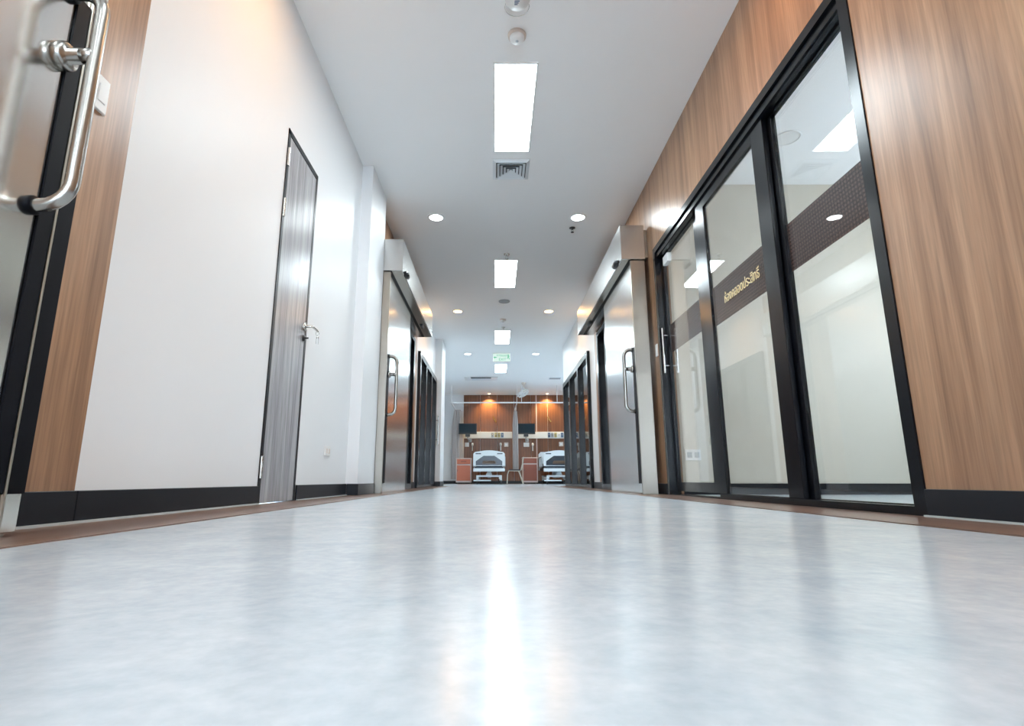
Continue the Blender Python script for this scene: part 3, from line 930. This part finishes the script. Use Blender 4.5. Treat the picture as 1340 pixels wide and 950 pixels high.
# ------------------------------------------------------------------ the ward
def hospital_bed(cx, y0, label):
    t = thing('hospital_bed', (cx, y0 + 1.05, 0), label, 'bed', 'hospital beds in the ward')
    hw = .49
    # foot board with an arched top
    pol = [(cx - hw, .555), (cx + hw, .555), (cx + hw, .93), (cx + hw - .05, .98)]
    for q in range(1, 10):
        a = q / 10
        pol.append((cx + (hw - .10) * (1 - 2 * a), .985 + .05 * sin(pi * a)))
    pol += [(cx - hw + .05, .98), (cx - hw, .93)]
    fb = obj('foot_board', MB().prism(pol, y0, y0 + .045), 'bed_white', t)
    ins = [(cx - .41, .575), (cx + .41, .575), (cx + .41, .70), (cx + .17, .865), (cx - .17, .865), (cx - .41, .70)]
    obj('inset_panel', MB().prism(ins, y0 - .006, y0 + .001), 'bed_inset', fb, 'dark blue-grey inset panel')
    obj('inset_band', MB().prism([(cx - .22, .625), (cx + .22, .625), (cx + .18, .715), (cx - .18, .715)], y0 - .009, y0 - .005), 'bed_brown', fb, 'brown band in the inset')
    for s in (-1, 1):
        obj('grip_slot', MB().box(cx + s * .25, cx + s * .42, y0 - .003, y0 + .002, .915, .945), 'bed_inset', fb, 'dark grip slot')
    # bumper, deck, mattress
    obj('bumper', MB().bbox(cx - hw, cx + hw, y0 + .002, y0 + .07, .385, .485, .012, 2), 'bed_white', t)
    obj('deck', MB().box(cx - .44, cx + .44, y0 + .05, y0 + 2.05, .44, .53), 'mattress', t)
    obj('mattress', MB().bbox(cx - .42, cx + .42, y0 + .06, y0 + 2.0, .535, .66, .03, 3), 'mattress', t)
    pol2 = [(cx - hw, .45), (cx + hw, .45), (cx + hw, 1.0), (cx + hw - .08, 1.08), (cx - hw + .08, 1.08), (cx - hw, 1.0)]
    obj('head_board', MB().prism(pol2, y0 + 2.04, y0 + 2.08), 'bed_white', t)
    for s in (-1, 1):
        xs = cx + s * .50
        r = MB()
        r.tube([(xs, y0 + .55, .55), (xs, y0 + .55, .80), (xs, y0 + .62, .86), (xs, y0 + 1.65, .86), (xs, y0 + 1.72, .80), (xs, y0 + 1.72, .55)], .016, 8)
        for yy in (.8, 1.05, 1.3, 1.5):
            r.cyl((xs, y0 + yy, .52), (xs, y0 + yy, .86), .009, 8)
        r.cyl((xs, y0 + .55, .56), (xs, y0 + 1.72, .56), .012, 8)
        obj('side_rail', r, 'bed_grey', t)
    # lifting columns and base
    lc = MB().bbox(cx - .06, cx + .06, y0 + .42, y0 + .54, .2, .44, .01, 1)
    obj('lift_column', MB().bbox(cx - .06, cx + .06, y0 + 1.5, y0 + 1.62, .2, .44, .01, 1), 'bed_grey', t)
    obj('lift_column', lc, 'bed_grey', t)
    obj('foot_bracket', MB().prism([(cx - .10, .28), (cx + .10, .28), (cx + .03, .44), (cx - .03, .44)], y0 + .12, y0 + .18), 'bed_grey', t)
    bs = MB()
    bs.bbox(cx - .40, cx + .40, y0 + .12, y0 + .24, .225, .275, .01, 1)
    bs.bbox(cx - .40, cx - .31, y0 + .12, y0 + 1.9, .16, .225, .01, 1).bbox(cx + .31, cx + .40, y0 + .12, y0 + 1.9, .16, .225, .01, 1)
    bs.bbox(cx - .40, cx + .40, y0 + 1.78, y0 + 1.9, .225, .275, .01, 1)
    bs.bar((cx - .36, y0 + .16, .23), (cx - .36, y0 + .16, .15), .07, .07).bar((cx + .36, y0 + .16, .23), (cx + .36, y0 + .16, .15), .07, .07)
    obj('base_frame', bs, 'bed_white', t)
    obj('foot_pedal', MB().bbox(cx - .48, cx + .06, y0 + .02, y0 + .06, .095, .135, .008, 1), 'bed_white', t)
    for sx in (-.37, .37):
        for yy in (.16, 1.82):
            c = obj('caster', MB().lathe([(0, -.022), (.062, -.022), (.066, -.014), (.066, .014), (.062, .022), (0, .022)], (cx + sx, y0 + yy, .0665), 'x', 18), 'dark_plastic', t)
            obj('fork', MB().bbox(cx + sx - .032, cx + sx + .032, y0 + yy - .03, y0 + yy + .03, .10, .16, .006, 1), 'bed_white', c)
    return t
BY = 17.2
b0 = hospital_bed(-0.19, BY, 'white hospital bed with a dark inset foot board, left of the chair')
dup(b0, (1.99, BY + 1.05, 0), 'white hospital bed half hidden by the right glass partition')

def cabinet(cx, y0, h, label, m):
    t = thing('bedside_cabinet', (cx, y0 + .22, 0), label, 'cabinet', 'bedside cabinets in the ward')
    w = .255
    f = MB()
    f.box(cx - w, cx - w + .03, y0, y0 + .44, .05, h - .03).box(cx + w - .03, cx + w, y0, y0 + .44, .05, h - .03)
    f.box(cx - w + .03, cx + w - .03, y0, y0 + .44, .05, .10).box(cx - w + .03, cx + w - .03, y0 + .42, y0 + .44, .10, h - .03)
    f.box(cx - w + .03, cx + w - .03, y0, y0 + .44, h - .235, h - .20)
    obj('carcass', f, 'cab_frame', t)
    obj('top', MB().bbox(cx - w - .012, cx + w + .012, y0 - .012, y0 + .45, h - .03, h, .006, 1), 'cab_frame', t)
    dr = obj('drawer', MB().bbox(cx - w + .033, cx + w - .033, y0 - .008, y0 + .35, h - .195, h - .035, .004, 1), m, t, 'coloured drawer front')
    obj('pull', MB().bbox(cx - .09, cx + .09, y0 - .016, y0 - .007, h - .125, h - .095, .003, 1), 'cab_red', dr)
    do = obj('cabinet_door', MB().bbox(cx - w + .033, cx + w - .033, y0 - .008, y0 + .012, .105, h - .24, .004, 1), m, t, 'coloured cabinet door')
    obj('knob', MB().bbox(cx - w + .045, cx - w + .06, y0 - .02, y0 - .007, h * .48, h * .48 + .06, .003, 1), 'dark_plastic', do)
    for sx in (-1, 1):
        for yy in (.05, .39):
            obj('caster', MB().lathe([(0, -.012), (.022, -.012), (.0245, 0), (.022, .012), (0, .012)], (cx + sx * (w - .04), y0 + yy, .025), 'x', 14), 'dark_plastic', t)
    return t
cabinet(-1.055, 18.55, .845, 'orange bedside cabinet left of the hospital bed', 'cab_orange')
cabinet(1.17, 18.6, .875, 'brick red bedside cabinet right of the chair', 'cab_red')

def monitor(cx, label):
    y = 18.92
    t = thing('monitor', (cx, 19.4, 1.6), label, 'monitor', 'wall monitors beside the beds')
    sc = obj('display', MB().bbox(cx - .315, cx + .315, y, y + .055, 1.675, 2.045, .008, 1), 'dark_plastic', t)
    obj('screen', MB().box(cx - .285, cx + .285, y - .002, y + .001, 1.715, 2.020), 'screen', sc, 'dark switched-off screen')
    a = MB().bbox(cx - .08, cx + .08, y + .02, y + .10, 1.59, 1.68, .01, 1)
    obj('bracket', a, 'dark_plastic', t)
    ar_ = MB().tube([(cx, y + .06, 1.60), (cx, y + .07, 1.53), (cx + .05, y + .2, 1.50), (cx + .06, 19.44, 1.50)], .022, 10)
    obj('arm', ar_, 'bed_grey', t)
    obj('wall_mount', MB().bbox(cx + .00, cx + .12, 19.43, 19.479, 1.44, 1.56, .006, 1), 'bed_grey', t)
    return t
monitor(-0.95, 'dark flat monitor on a wall arm above the orange cabinet')
monitor(1.066, 'dark flat monitor on a wall arm above the red cabinet')

def head_unit(x0, x1, gx, label, cols):
    t = thing('bedhead_unit', ((x0 + x1) / 2, YB - .02, 1.565), label, 'bedhead panel', 'bedhead service panels')
    obj('trunking', MB().bbox(x0, x1, YB - .085, YB - .021, 1.565, 1.80, .01, 2), 'white_plastic', t)
    for k, m in enumerate(cols):
        o_ = obj('gas_outlet', MB().bbox(gx + k * .115, gx + .09 + k * .115, YB - .10, YB - .083, 1.60, 1.765, .005, 1), m, t)
        obj('nozzle', MB().lathe([(0, -.03), (.018, -.03), (.022, 0)], (gx + .045 + k * .115, YB - .099, 1.69), 'y', 12), 'satin', o_)
    obj('outlet', MB().bbox(x0 + .25, x0 + .36, YB - .09, YB - .084, 1.64, 1.74, .003, 1), 'white_plastic', t)
    return t
head_unit(-1.22, .60, -0.14, 'white bedhead panel with gas outlets behind the left bed', ['grey_plastic', 'yellow', 'yellow', 'blue'])
head_unit(.74, 3.2, 1.86, 'white bedhead panel with gas outlets behind the right bed', ['blue', 'grey_plastic', 'yellow', 'white_plastic', 'blue'])

# flowmeters and wall sockets under the bedhead panels
def flowmeter(x, z, label):
    t = thing('flowmeter', (x, YB - .03, z - .12), label, 'flowmeter', 'flowmeters on the ward wall')
    obj('body', MB().lathe([(.0, .05), (.03, .045), (.04, 0), (.035, -.05), (0, -.055)], (x, YB - .075, z), 'z', 14), 'white_plastic', t)
    obj('valve', MB().lathe([(0, -.055), (.022, -.055), (.022, 0)], (x, YB - .02, z), 'y', 12), 'white_plastic', t)
    obj('tube', MB().cyl((x, YB - .075, z - .05), (x, YB - .075, z - .23), .018, 10), 'bed_white', t)
    return t
flowmeter(.195, 1.37, 'white flowmeter with a vertical tube right of the left bed')
flowmeter(1.32, 1.36, 'white flowmeter with a vertical tube above the red cabinet')
flowmeter(-.80, 1.36, 'white flowmeter with a vertical tube above the orange cabinet')
def wsock(x, z, label, m='cream_plastic', w=.075):
    t = thing('ward_socket', (x, YB - .02, z - .075), label, 'socket', 'sockets on the ward panelling')
    obj('cover', MB().bbox(x - w, x + w, YB - .045, YB - .0205, z - .075, z + .075, .006, 1), m, t)
    obj('outlet', MB().bbox(x - w * .5, x + w * .5, YB - .05, YB - .044, z - .035, z + .035, .003, 1), 'white_plastic', t)
    return t
wsock(.39, 1.35, 'cream socket box beside the curtain on the ward panelling')
wsock(-1.0, 1.35, 'white socket box under the left monitor', 'white_plastic')
wsock(1.10, 1.345, 'white socket box under the right monitor', 'white_plastic', .1)
wsock(2.33, 1.37, 'cream socket box at the edge of the right glass partition')

def reading_lamp(x, z, label):
    t = thing('reading_lamp', (x, YB - .02, z), label, 'lamp', 'brass wall lamps above the bedhead panels')
    obj('wall_plate', MB().lathe([(0, -.012), (.03, -.012), (.034, 0)], (x, YB - .02, z), 'y', 14), 'brass', t)
    obj('arm', MB().tube([(x, YB - .03, z), (x - .02, YB - .10, z + .05), (x - .06, YB - .14, z + .10)], .011, 8), 'brass', t)
    obj('shade', MB().tube([(x - .06, YB - .14, z + .10), (x - .02, YB - .17, z + .0), (x + .05, YB - .19, z - .10)], [.014, .024, .034], 10), 'brass', t)
    return t
reading_lamp(-.02, 2.23, 'small brass lamp on the wood panelling above the left bed')
reading_lamp(1.93, 2.23, 'small brass lamp on the wood panelling above the right bed')

# curtain rails and curtains
RY, RZ = 17.5, 2.565
t = thing('curtain_rail', (.8, RY, RZ), 'long white curtain rail hung across the ward below the ceiling', 'curtain rail')
rl = MB().box(-1.44, 3.4, RY - .012, RY + .012, RZ - .015, RZ + .025)
obj('rail', rl, 'white_plastic', t)
for x in (-1.41, .70, 2.9):
    obj('cross_rail', MB().box(x - .012, x + .012, RY + .013, YB - .022, RZ - .015, RZ + .02), 'white_plastic', t)
for x, y in ((-1.41, RY), (.70, RY), (.85, RY), (2.0, RY), (2.9, RY)):
    obj('hanger_rod', MB().cyl((x, y, RZ + .02), (x, y, H), .010, 8), 'white_plastic', t)

def curtain(cx, cy, wx, wy, z0, z1, label, folds=5, m='curtain_grey'):
    t = thing('curtain', (cx, cy, z0), label, 'curtain', 'gathered ward curtains')
    n = 64
    mb = MB()
    vs = []
    rows = 8
    for j in range(rows + 1):
        f = j / rows
        z = z0 + (z1 - z0) * f
        taper = 1.0 - .35 * max(0, (f - .75) / .25) ** 1.5
        for k in range(n):
            a = 2 * pi * k / n
            rr = 1 + .20 * sin(folds * 2 * a + .6 * sin(3 * f)) * (1 - .4 * f)
            vs.append((cx + wx * taper * rr * cos(a), cy + wy * taper * rr * sin(a), z))
    fs = [(j * n + k, j * n + (k + 1) % n, (j + 1) * n + (k + 1) % n, (j + 1) * n + k) for j in range(rows) for k in range(n)]
    mb.add(vs, fs, True)
    mb.add(vs[:n], [tuple(range(n))[::-1]]); mb.add(vs[-n:], [tuple(range(n))])
    obj('cloth', mb, m, t)
    nt_ = MB()
    nt_.add([(cx + wx * .62 * s * cos(0), cy + o_, z) for z, s in ((z1 - .01, 1), (RZ - .017, .8)) for s in (-s * (1.12 if cx < 0 else 1), s) for o_ in (-.012, .012)],
            [(0, 1, 3, 2), (4, 6, 7, 5), (0, 2, 6, 4), (1, 5, 7, 3), (0, 4, 5, 1), (2, 3, 7, 6)])
    obj('net_header', nt_, 'curtain_net', t, 'open net header')
    return t
curtain(.675, 18.35, .085, .30, .47, 2.38, 'grey gathered curtain hanging between the two beds')
curtain(-1.31, 19.24, .19, .13, .16, 2.52, 'wide grey gathered curtain at the left end of the ward')

# chair, seen from the side, its back against the red cabinet
t = thing('chair', (.66, 18.1, 0), 'metal framed chair with a dark seat between the bed and the red cabinet', 'chair')
cy0, cy1 = 17.92, 18.30
obj('seat', MB().bbox(.45, .82, cy0 - .02, cy1 + .02, .425, .465, .012, 2), 'seat_vinyl', t)
for yy in (cy0, cy1):
    obj('leg', MB().tube([(.44, yy, .42), (.40, yy, .30), (.385, yy, .012)], .013, 10), 'cream_metal', t)
    obj('leg', MB().tube([(.76, yy, .42), (.80, yy, .33), (.905, yy, .012)], .013, 10), 'cream_metal', t)
    obj('side_frame', MB().tube([(.44, yy, .425), (.78, yy, .415), (.84, yy, .45), (.885, yy, .62), (.915, yy, .86)], .013, 10), 'cream_metal', t)
obj('backrest', MB().add([(x_, y_, z_) for y_ in (cy0, cy1) for x_, z_ in ((.892, .66), (.912, .655), (.934, .85), (.914, .855))],
    [(0, 1, 2, 3), (7, 6, 5, 4), (0, 4, 5, 1), (1, 5, 6, 2), (2, 6, 7, 3), (3, 7, 4, 0)]), 'seat_vinyl', t)
